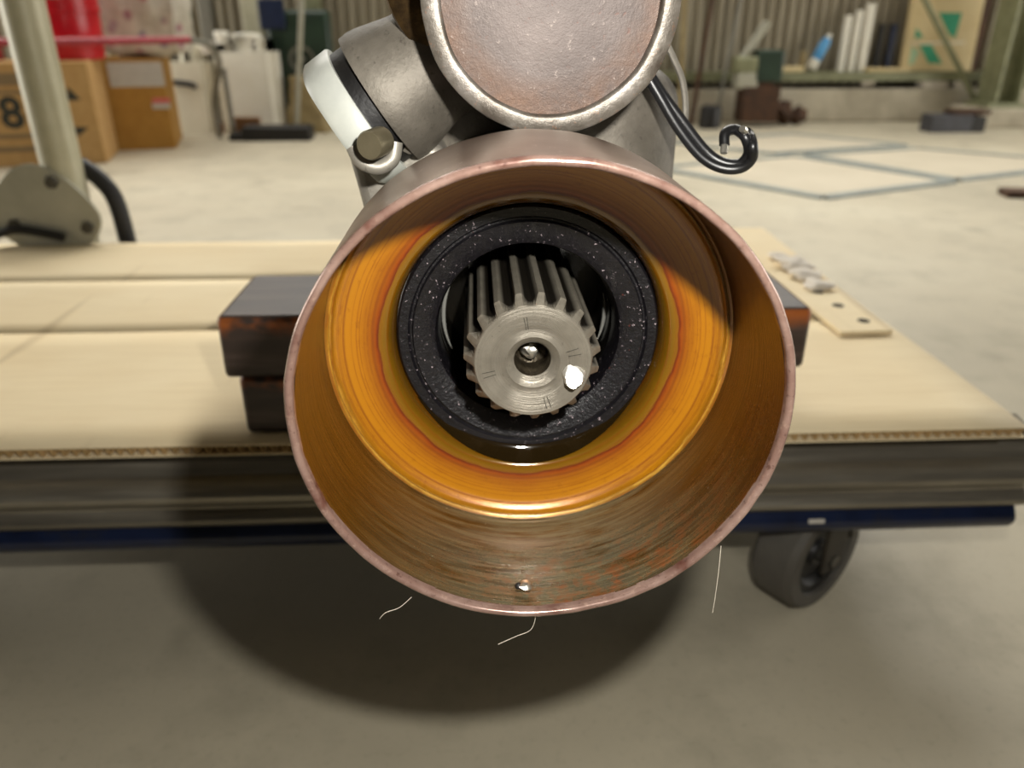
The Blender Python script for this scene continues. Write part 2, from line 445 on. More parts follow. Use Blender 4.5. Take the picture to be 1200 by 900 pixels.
# steel girt along the back wall (an angle: top flange and lip)
bm = bmesh.new(); gz = .192
bx(bm, Vector((.9, 4.03, gz + .034)), (7.2, .17, .008)); bx(bm, Vector((.9, 3.949, gz + .017)), (7.2, .008, .034))
struct('trim_2', bm, M_greensteel, smooth=False)
GT = gz + .038                                          # top of the girt
# steel column at the right, an H section with a base plate
c = PY(1168, 85, 3.86); bm = bmesh.new()
bx(bm, Vector((c.x - .055, 3.80, 1.1)), (.012, .15, 2.0)); bx(bm, Vector((c.x + .055, 3.80, 1.1)), (.012, .15, 2.0)); bx(bm, Vector((c.x, 3.80, 1.1)), (.11, .012, 2.0))
bx(bm, Vector((c.x, 3.80, .095)), (.2, .2, .02))
struct('trim_3', bm, M_greensteel, smooth=False)
struct('trim_4', span((c.x - .16, 3.68, 0), (c.x + .13, 3.92, .085)), M_plinth, smooth=False, bevel=.008)
# diagonal brace in front of the board
a, b = PY(1075, -18, 3.9), PY(1143, 118, 3.9)
o = struct('trim_5', tube([a + (a - b) * 1.2, b], .014, 8, smooth=False), M_greensteel)
# columns at the left behind the cans
for i, (px, w, mt) in enumerate(((242, .055, M_greytube), (298, .085, M_post), (369, .07, M_greensteel))):
    p = PY(px, 20, 3.93 if i else 3.9); struct('trim_%d' % (6 + i), span((p.x - w / 2, 3.882, 0), (p.x + w / 2, 3.946, 2.0)), mt, smooth=False, bevel=.004)

# pale plates let into the floor
def floor_plate(name, pxs, label, mat, z=.004):
    P = [PZ(x, y) for x, y in pxs]; ctr = sum(P, Vector()) / len(P)
    root = thing(name, label, 'floor plate', (ctr.x, ctr.y, 0))
    link_obj('plate', prism([(p.x - ctr.x, p.y - ctr.y) for p in P], z), mat, root, smooth=False)
    bm = bmesh.new(); n = len(P)
    for i in range(n):
        a, b = P[i] - ctr, P[(i + 1) % n] - ctr; d = (b - a)
        M = Matrix.Rotation(math.atan2(d.y, d.x), 4, 'Z')
        bx(bm, (a + b) / 2 + Vector((0, 0, .0035)), (d.length, .035, .007), M)
    link_obj('frame', bm, M_seam, root, smooth=False)
    return root
floor_plate('floor_plate', [(770, 198), (965, 233), (1115, 214), (930, 184)], 'large pale plate let into the floor, nearest the trolley', M_patch)
floor_plate('floor_plate', [(945, 183), (1122, 212), (1290, 193), (1075, 175)], 'second pale plate in the floor, to the right behind the nearest one', M_patch)
floor_plate('floor_plate', [(790, 168), (905, 181), (1060, 171), (930, 158)], 'small pale plate in the floor, closest to the back wall', M_patch)

# ------------------------------------------------------------------ hand trolley
CT = .185; DF, DB = .4575, .985
XR = PZ(1212, 503, CT).x; XL = PY(62, 250, DB).x - .10
cart = thing('platform_trolley', 'blue steel platform trolley with grey bumper carrying the gearbox', 'trolley', ((XL + XR) / 2, (DF + DB) / 2, 0))
CO = Vector(cart.location)
def cpart(name, bm, mat, par=None, **kw):
    par = par or cart
    off = CO if par is cart else CO
    for v in bm.verts: v.co -= off
    return link_obj(name, bm, mat, par, **kw)
cpart('deck', span((XL, DF + .012, .150), (XR - .002, DB, .175)), M_deck, smooth=False, bevel=.003)
def rail_profile(prof, x0, x1):
    bm = bmesh.new(); a = [bm.verts.new((x0, y, z)) for y, z in prof]; b = [bm.verts.new((x1, y, z)) for y, z in prof]
    bm.faces.new(a); bm.faces.new(b); n = len(prof)
    for i in range(n): bm.faces.new((a[i], a[(i + 1) % n], b[(i + 1) % n], b[i]))
    return bm
def bulge(y0, z0, z1, d, n=8):
    return [(y0 - d * math.sin(math.pi * k / n), z0 + (z1 - z0) * k / n) for k in range(n + 1)]
yb = DF + .004
prof = bulge(yb, .1125, .1270, .006) + bulge(yb, .1290, .1505, .0085) + [(yb + .004, .152), (yb + .012, .170), (yb + .03, .1735), (yb + .03, .1125)]
cpart('bumper', rail_profile(prof, XL, XR + .02), M_bumper)
prof = bulge(yb + .002, .0925, .111, .005, 10) + [(yb + .045, .111), (yb + .045, .0925)]
cpart('frame_rail', rail_profile(prof, XL, XR + .018), M_bluerail)
prof2 = [(DB * 2 - 0 - (y + (DB - DF)), z) for y, z in prof]
cpart('frame_rail', span((XL, DB - .05, .094), (XR, DB - .002, .149)), M_bluerail, smooth=False, bevel=.005)
for sx in (XL + .02, XR - .022):
    cpart('cross_rail', span((sx - .02, DF + .055, .096), (sx + .02, DB - .055, .149)), M_bluerail, smooth=False, bevel=.004)
pc = PZ(972, 609, .118); cpart('paint_chip', box((pc.x, yb - .0022, .1045), (.012, .002, .0035)), M_paper, bevel=.0005, smooth=False)
# castors
def castor(x, y, rz, wr=.046):
    root = bpy.data.objects.new('castor', None); COL.objects.link(root); root.parent = cart
    root.location = Vector((x, y, 0)) - CO; root.rotation_euler = (0, 0, rz); root.empty_display_size = .02
    link_obj('tyre', lathe([(wr - .014, -.019), (wr - .004, -.019), (wr, -.014), (wr, .014), (wr - .004, .019), (wr - .014, .019)], 40, closed=True), M_tyre, root, loc=(0, 0, wr))
    link_obj('hub', lathe([(0, -.013), (.011, -.013), (.012, -.010), (.025, -.009), (.028, -.015), (wr - .0142, -.015), (wr - .0142, .015), (.028, .015), (.025, .009), (.012, .010), (.011, .013), (0, .013)], 32), M_hub, root, loc=(0, 0, wr))
    bm = bmesh.new()
    for s in (-1, 1): bx(bm, Vector((0, s * .0235, wr + .024)), (.028, .004, .064))
    bx(bm, Vector((0, 0, wr + .0505)), (.05, .051, .004))
    link_obj('fork', bm, M_deck, root, smooth=False, bevel=.001)
    link_obj('axle_bolt', lathe([(0, -.027), (.006, -.027), (.006, .027), (0, .027)], 6), M_bolt, root, loc=(0, 0, wr))
    return root
wp = PZ(940, 706, 0)
castor(wp.x, wp.y + .012, R(34), .049)
castor(XL + .10, DF + .07, R(60)); castor(XR - .10, DB - .10, R(95)); castor(XL + .10, DB - .10, R(92))
# handle: post and hinge plates at the far left corner
hp = PY(82, 250, DB + .012)
hx, hy = hp.x, DB + .02
post_r = .0235
y2 = DF + .07
cpart('handle_tube', tube([(hx, hy, .18), (hx, hy, .60), (hx, hy, .80), (hx, hy - .05, .88), (hx, hy - .10, .89), (hx, y2 + .10, .89), (hx, y2 + .05, .88), (hx, y2, .80), (hx, y2, .18)], post_r, 24, 10), M_post)
def hinge(yy, s):
    # pear shaped plate in the XZ plane
    pts = []
    for k in range(40):
        a = 2 * math.pi * k / 40
        x, z = math.cos(a), math.sin(a)
        wdt = .068 - .020 * max(z, 0)
        pts.append((x * wdt + .002 * z - .018 - .006 * z, z * (.062 if z > 0 else .05)))
    bm = prism(pts, .004, Matrix.Translation((hx - .004, yy, .222)) @ Matrix.Rotation(R(90), 4, 'X'))
    pl = cpart('hinge_plate', bm, M_greyplate, bevel=.0012)
    for dx, dz in ((-.002, .040), (-.06, -.012), (.028, -.016)):
        b = lathe([(0, -.006), (.007, -.006), (.008, -.004), (.008, 0), (0, 0)], 6)
        for v in b.verts: v.co += Vector((hx + dx, yy - .004, .222 + dz))
        cpart('bolt', b, M_bolt)
    return pl
hinge(hy - post_r, -1)
bm = tube([(hx + .012, hy + .02, .275), (hx + .036, hy + .018, .255), (hx + .05, hy + .016, .225), (hx + .054, hy + .016, .155)], .011, 10)
cpart('black_bracket', bm, M_black)
bm = tube([(hx - .16, hy - .038, .172), (hx - .08, hy - .036, .200), (hx - .05, hy - .036, .206), (hx + .0, hy - .036, .196)], .0055, 10)
cpart('release_lever', bm, M_black)

# ------------------------------------------------------------------ cardboard on the deck
S1, S2 = PZ(100, 388, CT).y, PZ(100, 328, CT).y
stripx = PZ(985, 392, CT).x
cs = thing('cardboard_sheet', 'flattened brown corrugated cardboard covering the trolley deck', 'cardboard', ((XL + XR) / 2, (DF + DB) / 2, CT - .0095))
KO = Vector(cs.location)
def kpart(name, bm, mat, **kw):
    for v in bm.verts: v.co -= KO
    return link_obj(name, bm, mat, cs, **kw)
def panel(x0, x1, y0, y1, z):
    bm = bmesh.new(); nx, ny = 24, 6; g = []
    for j in range(ny + 1):
        row = []
        for i in range(nx + 1):
            x = x0 + (x1 - x0) * i / nx; y = y0 + (y1 - y0) * j / ny
            e = min(j, ny - j) / (ny / 2)
            row.append(bm.verts.new((x, y, z + .0012 * (e ** .5) - .0012 + .0006 * mnoise.noise((x * 7, y * 9, z)))))
        g.append(row)
    for j in range(ny):
        for i in range(nx): bm.faces.new((g[j][i], g[j][i + 1], g[j + 1][i + 1], g[j + 1][i]))
    return bm
for (x0, x1, y0, y1) in ((XL, XR, DF - .006, S1 - .0012), (XL, stripx - .002, S1 + .0012, S2 - .0012), (XL, stripx - .002, S2 + .0012, DB)):
    o = kpart('panel', panel(x0, x1, y0, y1, CT), M_sheet)
    so = o.modifiers.new('solid', 'SOLIDIFY'); so.thickness = .0009; so.offset = -1
# lower liner, and the fluting seen at the front edge
kpart('liner', span((XL, DF - .006, CT - .0093), (XR, DB, CT - .0086)), M_sheet, smooth=False)
bm = bmesh.new(); npt = int((XR - XL) / .0009); lo, hi = [], []
for i in range(npt + 1):
    x = XL + (XR - XL) * i / npt; z = CT - .0053 + .0029 * math.sin(2 * math.pi * x / .0072) + .0003 * mnoise.noise((x * 60, 0, 0))
    lo.append(bm.verts.new((x, DF - .0052 + .0006 * mnoise.noise((x * 90, 3, 0)), z))); hi.append(bm.verts.new((x, DF + .03, z)))
for i in range(npt): bm.faces.new((lo[i], lo[i + 1], hi[i + 1], hi[i]))
o = kpart('fluting', bm, M_flute); o['kind'] = 'stuff'; o.modifiers.new('solid', 'SOLIDIFY').thickness = .0007
# packing under the panels behind the fluting
kpart('inner_board', span((XL, DF + .032, CT - .0085), (XR, DB - .001, CT - .0030)), M_flute, smooth=False)
# loose folded flap with punched holes at the right
FZ = CT + .003
fl_ = thing('cardboard_flap', 'loose cream cardboard strip with a row of punched holes at right edge', 'cardboard', (XR - .05, .80, FZ - .003))
q = [PZ(x, y, FZ) for x, y in ((985, 391), (1046, 389))]
q += [Vector((XR + .003, DB + .02, 0)), Vector((stripx - .01, DB + .02, 0))]
ro = Vector(fl_.location)
bm = prism([(p.x - ro.x, p.y - ro.y) for p in q], .004, Matrix.Translation((0, 0, FZ - ro.z - .002)))
bmesh.ops.subdivide_edges(bm, edges=bm.edges[:], cuts=3, use_grid_fill=True)
link_obj('strip', bm, M_sheet, fl_, smooth=False)
for px, py in ((958, 342), (982, 358), (1012, 376), (935, 326)):
    p = PZ(px, py, FZ + .002) - ro
    link_obj('punched_hole', lathe([(0, .0024), (.0055, .0024), (.0055, .0016), (.007, .0016), (.007, .0004)], 14, axis='Z'), M_void, fl_, loc=(p.x, p.y, FZ - ro.z - .0))
for i, (px, py, s) in enumerate(((912, 300, .012), (930, 310, .018), (945, 322, .015), (957, 333, .013))):
    p = PZ(px, py, FZ + .006); bm = bmesh.new(); bmesh.ops.create_icosphere(bm, subdivisions=3, radius=s)
    for v in bm.verts:
        v.co *= 1 + .7 * mnoise.noise(v.co * 70 + Vector((i * 3, 0, 0))); v.co.z *= .3
    zmin = min(v.co.z for v in bm.verts)
    o = link_obj('plastic_scrap', bm, M_foam, loc=(p.x, p.y, FZ + .002 - zmin))
    tag(o, ('tuft of white plastic film on the cardboard strip, farthest one', 'largest tuft of white plastic film on the cardboard strip', 'tuft of white plastic film next after the largest on the strip', 'tuft of white plastic film nearest the punched holes')[i], 'plastic scrap', 'white plastic scraps on the strip')

# ------------------------------------------------------------------ timber blocks under the gearbox
bxl, bxr = PY(255, 375, DF + .008).x, PY(948, 372, DF + .008).x
for i, (x0, x1, z0, z1, y0) in enumerate(((bxl + .007, bxr - .006, CT, CT + .0422, DF + .006), (bxl, bxr, CT + .0426, CT + .085, DF + .002))):
    cx = (x0 + x1) / 2
    bm = box((0, 0, 0), (x1 - x0, .092, z1 - z0))
    bmesh.ops.subdivide_edges(bm, edges=[e for e in bm.edges if abs(e.verts[0].co.x - e.verts[1].co.x) > .1], cuts=24)
    for v in bm.verts:
        v.co.y += .0012 * mnoise.noise((v.co.x * 30, v.co.z * 40, i * 5)); v.co.x += .0015 * mnoise.noise((v.co.y * 40, v.co.z * 50, i * 9))
    o = link_obj('timber_block', bm, M_block, loc=(cx, y0 + .046, (z0 + z1) / 2), bevel=.004)
    tag(o, ('dark oily timber block lying directly on the cardboard', 'dark oily timber block stacked on top, under the gearbox')[i], 'timber block', 'timber blocks under the gearbox')

# ------------------------------------------------------------------ gearbox
g0 = PY(637, 455, .185); AX, AZ = g0.x, CAM_Z - .0972
FY = .185
gb = thing('gearbox', 'grey cast gearbox with open brown bell and splined shaft on timber blocks', 'gearbox', (AX, FY, AZ))
def gp(name, bm, mat, par=None, at=None, **kw):
    o = link_obj(name, bm, mat, par or gb, **kw)
    if at is not None: o.location = Vector(at) - (Vector((AX, FY, AZ)) if not par else Vector(par.location) + Vector((AX, FY, AZ)))
    return o
RO, RI = .0696, .0671
wob = lambda a, h: .00035 * mnoise.noise((math.cos(a) * 2.2, math.sin(a) * 2.2, h * 20)) + .0002 * mnoise.noise((math.cos(a) * 9, math.sin(a) * 9, 4))
bell = gp('bell_housing', lathe([(RO - .0002, .0022), (RO, .006), (RO, .052), (RO - .001, .056), (RO - .004, .0615), (.061, .062), (.059, .063), (.059, .09)], 160, wob=wob), M_bellout)
gp('bell_rim', lathe([(RI, .0032)] + [((RI + RO) / 2 - (RO - RI) / 2 * math.cos(math.pi * k / 14), .0016 - .0016 * math.sin(math.pi * k / 14)) for k in range(15)] + [(RO - .00015, .0032)], 220, wob=wob), M_rim)
gp('bell_bore', lathe([(RI, .0028), (RI + .0003, .020), (RI + .0004, .0505)], 200), M_bellin)
# amber back wall with a raised bead at its edge
gp('back_wall', lathe([(RI + .0006, .0500), (.0665, .0512), (.0660, .0506), (.0656, .0506), (.0652, .0514), (.0646, .0524), (.061, .0540), (.0535, .0555), (.0500, .0560), (.0485, .0562), (.0475, .0572), (.0462, .0600), (.0455, .0640), (.0455, .070)], 180), M_back)
SY = .0625
gp('oil_seal', lathe([(.0453, SY + .004), (.0452, SY + .0005), (.0445, SY - .0003), (.0415, SY), (.0408, SY + .0012), (.0402, SY + .0012), (.0396, SY - .0002), (.0375, SY + .0004), (.0340, SY + .0012), (.0322, SY + .0022), (.0314, SY + .005), (.0312, SY + .014), (.0330, SY + .020), (.0330, SY + .030)], 160), M_seal)
gp('bearing_race', lathe([(.0328, SY + .012), (.0312, SY + .0155), (.0308, SY + .022), (.0322, SY + .026), (.0312, SY + .030), (.0312, SY + .050), (.0, SY + .052)], 96), M_race)
for a0, a1, rr, yy in ((150, 205, .0300, SY + .020), (152, 190, .0306, SY + .031), (-22, 14, .0302, SY + .024)):  # bright arcs shaped to stand in for reflections on the race
    gp('race_glint', tube([(rr * math.cos(R(a0 + (a1 - a0) * k / 10)), yy, rr * math.sin(R(a0 + (a1 - a0) * k / 10))) for k in range(11)], lambda t: .00015 + .0006 * math.sin(math.pi * t), 8, 2), M_bright)
# oil lying in the lower half of the gap round the seal
bm = bmesh.new(); rows = []
for k in range(61):
    a = R(-150) + R(120) * k / 60; w = math.sin(math.pi * k / 60) ** 1.3
    r1 = .0449 - .0022 * w; r2 = .0452 + .0020 * w; y1 = SY + .0004 - .0010 * w; y2 = SY - .0002 - .0062 * w
    rows.append([bm.verts.new(((r1 + (r2 - r1) * q) * math.cos(a), y1 + (y2 - y1) * q + .0012 * w * math.sin(math.pi * q), (r1 + (r2 - r1) * q) * math.sin(a))) for q in (0, .25, .5, .75, 1)])
for a, b in zip(rows, rows[1:]):
    for i in range(4): bm.faces.new((a[i], a[i + 1], b[i + 1], b[i]))
gp('oil_film', bm, M_oil)
# splined shaft: real teeth with chamfered ends
NT_ = 19; r_face, r_root, r_tip = .0190, .0190, .0222
fy = .0390
bm = bmesh.new(); rings = []
def tooth_ring(y, tip):
    ring = []
    for k in range(NT_):
        a0 = R(90 - 7) - 2 * math.pi * k / NT_; p = 2 * math.pi / NT_
        for da, f in ((-.40, 0), (-.30, .28), (-.14, .96), (-.085, 1), (.085, 1), (.14, .96), (.30, .28), (.40, 0), (.5, -.04)):
            r = r_root + (tip - r_root) * f if tip > r_root else tip
            a = a0 - da * p; ring.append(bm.verts.new((r * math.cos(a), y, r * math.sin(a))))
    return ring
rings = [tooth_ring(fy + .0002, .0187), tooth_ring(fy + .0006, .0192), tooth_ring(fy + .0042, r_tip), tooth_ring(fy + .075, r_tip)]
for a, b in zip(rings, rings[1:]):
    n = len(a)
    for i in range(n): bm.faces.new((a[i], a[(i + 1) % n], b[(i + 1) % n], b[i]))
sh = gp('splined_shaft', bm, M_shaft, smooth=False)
sf = gp('shaft_end_face', lathe([(.0189, fy + .0004), (.0186, fy), (.0125, fy - .0001), (.0122, fy + .0001), (.0092, fy + .0001), (.0088, fy - .0001), (.0082, fy + .0002), (.0060, fy + .0030)], 96), M_face)
gp('centre_hole', lathe([(.0061, fy + .0029), (.0056, fy + .0036), (.0054, fy + .0125), (.0040, fy + .0140), (.0, fy + .0150)], 48), M_hole)
bm = bmesh.new(); bmesh.ops.create_icosphere(bm, subdivisions=3, radius=.0032)
for v in bm.verts: v.co *= 1 + .35 * mnoise.noise(v.co * 500)
gp('metal_swarf', bm, M_copper, loc=(-.0002, fy + .0118, .0004))
for a, r, da in ((98, .0135, 0), (98, .0135, 3.2), (192, .0145, 0), (193, .0145, 5), (10, .0135, 0), (12, .0130, 6), (286, .0150, 0), (287, .015, 4)):
    m = Matrix.Rotation(-R(a + da), 4, 'Y') @ Matrix.Translation((r, fy - .00012, 0))
    bm = bmesh.new(); bx(bm, Vector((0, 0, 0)), (.0042, .0001, .00022)); bmesh.ops.transform(bm, matrix=m, verts=bm.verts[:])
    gp('scribe_mark', bm, M_bolt, smooth=False)
# pale blob added to the end face, tilted to imitate a flash highlight
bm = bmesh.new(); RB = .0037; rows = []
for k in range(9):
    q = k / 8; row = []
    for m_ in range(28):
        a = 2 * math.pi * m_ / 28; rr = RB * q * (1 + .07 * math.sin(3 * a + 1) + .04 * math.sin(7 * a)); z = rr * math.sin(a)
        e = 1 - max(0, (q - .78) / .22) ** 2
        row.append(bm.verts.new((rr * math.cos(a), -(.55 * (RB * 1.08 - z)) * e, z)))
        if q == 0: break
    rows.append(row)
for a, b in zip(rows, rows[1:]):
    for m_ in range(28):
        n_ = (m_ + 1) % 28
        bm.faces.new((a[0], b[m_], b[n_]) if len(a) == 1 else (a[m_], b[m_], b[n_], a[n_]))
gp('highlight_blob', bm, M_highlight, loc=(.0130, fy, -.0047))
# chip and lint
bm = bmesh.new(); bmesh.ops.create_icosphere(bm, subdivisions=2, radius=.0022)
for v in bm.verts: v.co *= 1 + .4 * mnoise.noise(v.co * 600); v.co.z *= .5
gp('metal_chip', bm, M_copper, loc=(-.0035, .011, -RI + .0012))
bm = bmesh.new(); bmesh.ops.create_icosphere(bm, subdivisions=2, radius=.0012)
gp('oil_clot', bm, M_black, loc=(-.0058, .0112, -RI + .0010))
for pts in (((482, 700), (468, 712), (452, 718), (445, 725)), ((628, 722), (622, 738), (604, 746), (584, 755)), ((845, 640), (842, 670), (838, 700), (835, 718)), ((655, 715), (642, 716), (634, 722), (628, 722))):
    W_ = [PY(x, y, FY + .002 + .001 * i) - Vector((AX, FY, AZ)) for i, (x, y) in enumerate(pts)]
    gp('lint_fibre', tube(W_, .0001, 5, 6), M_fibre)

# casing behind the bell
def rbox(x0, x1, y0, y1, z0, z1, r, sub=3):
    bm = span((x0, y0, z0), (x1, y1, z1))
    bmesh.ops.bevel(bm, geom=[e for e in bm.edges if abs(e.verts[0].co.z - e.verts[1].co.z) > .02 and abs(e.verts[0].co.x - e.verts[1].co.x) < 1e-5], offset=r, segments=10, profile=.5, affect='EDGES')
    bmesh.ops.bevel(bm, geom=[e for e in bm.edges if min(v.co.z for v in e.verts) > z1 - 1e-5], offset=r * .5, segments=6, profile=.5, affect='EDGES')
    return bm
O = Vector((AX, FY, AZ))
cxl, cxr = PY(474, 240, .33).x, PY(806, 190, .31).x
def gpw(name, bm, mat, **kw):            # mesh given in world coordinates
    for v in bm.verts: v.co -= O
    return gp(name, bm, mat, **kw)
cas = gpw('casing', rbox(cxl, cxr, .302, .56, .2702, CAM_Z - .014, .034), M_cast)
gp('casing_neck', lathe([(.0585, .072), (.060, .074), (.062, .084), (.062, .13)], 96), M_castlight)
# round cap plate above the bell
ky = .252; kc = PY(647, -3, ky)
ck = gp('cover_cap', lathe([(.0, .0032), (.026, .0034), (.0320, .0034), (.0333, .0034)], 96), M_cap, at=(kc.x, ky, kc.z))
gp('cap_rim', lathe([(.0328, .0036), (.0329, .0008), (.0333, .0002), (.0339, 0), (.0380, 0), (.0386, .0004), (.0388, .0012), (.0388, .0085), (.0380, .0095), (.0375, .03)], 140, wob=lambda a, h: .0004 * mnoise.noise((math.cos(a) * 3, math.sin(a) * 3, 2))), M_caprim, at=(kc.x, ky, kc.z))
bc = PY(556, -30, .275)
gp('bronze_collar', lathe([(.0, 0), (.026, 0), (.0285, .0015), (.0292, .004), (.0292, .0055), (.0280, .0065), (.0280, .030), (.026, .034), (0, .034)], 96), M_bronze, at=(bc.x, .272, bc.z))
gp('collar_stem', lathe([(.036, 0), (.036, .12), (0, .12)], 64, caps=(True, False)), M_cast, at=(kc.x, .283, kc.z - .004))
# side port at the left with a white plastic cover
pe = PY(447, 118, .290); vr = ray(447, 118)
dv = (-RIGHT * .81 - UP * .585); dv = (dv - vr * dv.dot(vr)).normalized(); dv = (dv + vr * .10).normalized()
L = .060; pb = pe - dv * L
n0 = gp('side_port', lathe([(.0200, 0), (.0192, L * .5), (.0204, L - .018), (.0236, L - .006), (.0240, L - .003), (.0238, L), (.0205, L), (.0205, L - .01), (.0, L - .01)], 72), M_cast, at=pb)
along(n0, dv)
n1 = gp('gasket', lathe([(.0, 0), (.0215, 0), (.0215, .0055), (.0, .0055)], 48), M_gasket, at=pe); along(n1, dv)
n2 = gp('plastic_cover', lathe([(0, 0), (.0232, 0), (.0238, .001), (.0236, .0095), (.0222, .0112), (0, .0112)], 40, wob=lambda a, h: .0006 * math.sin(6 * a)), M_whitecap, at=pe + dv * .0055); along(n2, dv)
bp = PY(437, 169, .258); bd = (Vector((-.35, -1, -.05))).normalized()
n3 = gp('cover_bolt', lathe([(0, -.003), (.0042, -.003), (.0047, -.002), (.0047, .006), (0, .006)], 28), M_boltbrass, at=bp); along(n3, -bd)
# lug cradling the bolt
lug = tube([PY(414, 172, .266), PY(424, 189, .265), PY(442, 196, .265), PY(459, 187, .266), PY(463, 166, .267)], .0026, 12)
gpw('bolt_lug', lug, M_castlight)
rb = gpw('casting_rib', tube([PY(476, 172, .280), PY(498, 138, .276), PY(520, 110, .282)], lambda t: .0036 - .0006 * t, 12), M_cast)
ap = [PY(x, y, .284) - O for x, y in ((404, 150), (470, 158), (520, 170), (540, 260), (428, 262), (420, 232), (408, 190))]
gp('casting_web', prism([(v.x, v.z) for v in ap], .03, Matrix.Translation((0, ap[0].y + .032, 0)) @ Matrix.Rotation(R(90), 4, 'X')), M_castlight, bevel=.004, segs=3)
# cable stub
paths = [((748, 62), (768, 98), (798, 140), (826, 176), (846, 190), (866, 192), (877, 180), (874, 162), (862, 152), (850, 156), (849, 170)),
         ((752, 78), (772, 112), (796, 152), (822, 184), (846, 197), (868, 197), (881, 186), (882, 172), (879, 160), (874, 155))]
for j, pts in enumerate(paths):
    W_ = [PY(x, y, .296 - .004 * i * .5 - j * .0018 + (0.006 if i > 7 else 0)) - O for i, (x, y) in enumerate(pts)]
    o = gp('cable', tube(W_, .0019, 12, 8), M_wire)
    e = W_[-1]; d = (W_[-1] - W_[-2]).normalized()
    bm = tube([e, e + d * .003], .0013, 8, smooth=False); gp('wire_end', bm, M_copper)
W_ = [PY(x, y, .30) - O for x, y in ((776, 40), (790, 70), (799, 92), (803, 118), (803, 140))]
gp('wire_clip', tube(W_, .0012, 8), M_castlight)

# ------------------------------------------------------------------ background, left
def carton(name, label, brc, w, d, h, mat, rz=0, base=0.):
    """brc: front right bottom corner; rz turns the box about it"""
    u, n = Vector((math.cos(rz), math.sin(rz), 0)), Vector((-math.sin(rz), math.cos(rz), 0))
    c = brc - u * w / 2 + n * d / 2
    root = thing(name, label, 'box', (c.x, c.y, base), rz)
    link_obj('carton_body', span((-w / 2, -d / 2, 0), (w / 2, d / 2, h)), mat, root, smooth=False, bevel=.004)
    def loc(px, py):                     # a point of the front face, in the box's own frame
        r_ = ray(px, py); p = C0 + r_ * ((brc - C0).dot(n) / r_.dot(n)); q = p - c
        return q.dot(u), p.z - base
    return root, loc, -d / 2
def ink(f, nm, x0, y0, x1, y1, m):
    root, loc, yf = f; a, b = loc(x0, y0), loc(x1, y1)
    return link_obj(nm, span((a[0], yf - .0012, b[1]), (b[0], yf + .0005, a[1])), m, root, smooth=False)
H1 = .328
f1 = carton('cardboard_box', 'large kraft cardboard box printed with the digit 8, at the far left', PZ(126, 191), .50, .29, H1, M_card, R(15)); k1 = f1[0]
fc = bpy.data.curves.new('digit', 'FONT'); fc.body = '8'; fc.size = .135; fc.extrude = .0006; fc.align_x = 'CENTER'; fc.align_y = 'CENTER'; fc.offset = .004
tmp = bpy.data.objects.new('digit', fc); COL.objects.link(tmp); bpy.context.view_layer.update()
dgm = bpy.data.meshes.new_from_object(tmp.evaluated_get(bpy.context.evaluated_depsgraph_get())); bpy.data.objects.remove(tmp); bpy.data.curves.remove(fc)
dg = bpy.data.objects.new('printed_digit', dgm); COL.objects.link(dg); dg.parent = k1; dgm.materials.clear(); dgm.materials.append(M_print)
q = f1[1](14, 134); dg.location = (q[0], f1[2] - .0006, q[1]); dg.rotation_euler = (R(90), 0, 0)
for nm, x0, y0, x1, y1 in (('printed_panel', -14, 86, 25, 100), ('printed_line', -14, 107, 42, 110), ('printed_line', -10, 158, 50, 161), ('printed_line', -8, 173, 46, 177)):
    ink(f1, nm, x0, y0, x1, y1, M_printgrey)
for tri in (((79, 102), (79, 118), (95, 117)), ((86, 149), (104, 149), (92, 160))):
    link_obj('printed_arrow', prism([f1[1](x, y) for x, y in tri], .0012, Matrix.Translation((0, f1[2], 0)) @ Matrix.Rotation(R(90), 4, 'X')), M_print, k1, smooth=False)
H2 = .325
f2 = carton('cardboard_box', 'ochre cardboard box with a pale label, under the white printed sack', PZ(207, 174), .30, .36, H2, M_card2, R(15)); k2 = f2[0]
ink(f2, 'paper_label', 124, 73, 194, 101, M_paper); ink(f2, 'sticker', 178, 115, 200, 121, M_pinklabel); ink(f2, 'sticker', 178, 121, 200, 127, M_paper)
# red pail on the first box
pc_ = PY(84, 60, 3.00)
rp = thing('red_pail', 'glossy red plastic pail standing on the kraft box', 'pail', (pc_.x, 3.00, H1))
link_obj('pail_body', lathe([(0, 0), (.098, 0), (.104, .006), (.108, .07), (.111, .075), (.109, .08), (.113, .15), (.1185, .152), (.1185, .162), (.114, .164), (.116, .22), (.1215, .222), (.1215, .238), (.117, .24), (.119, .30), (.113, .30), (.10, .01), (0, .01)], 56, axis='Z'), M_red, rp)
link_obj('pail_handle', tube([(-.124, 0, .23), (-.10, -.085, .20), (0, -.128, .19), (.10, -.085, .20), (.124, 0, .23)], .0025, 8), M_greytube, rp)
# tin and small box at far left
pt = PY(4, 60, 3.0)
o = link_obj('tin_tray', lathe([(0, 0), (.085, 0), (.09, .004), (.09, .07), (.094, .072), (.094, .08), (.086, .08), (.084, .006), (0, .006)], 40, axis='Z'), M_redpaint, loc=(pt.x - .06, 2.92, H1))
tag(o, 'dark red round tin on the kraft box, under a small carton', 'tin')
kk = thing('small_carton', 'small orange-brown carton on top of the dark red tin', 'box', (pt.x - .13, 2.93, H1 + .0802))
link_obj('carton_body', span((-.1, -.09, 0), (.115, .09, .22)), M_card2, kk, smooth=False, bevel=.003)
link_obj('tape_strip', span((-.02, -.0912, 0), (.02, .0912, .2206)), M_card, kk, smooth=False)
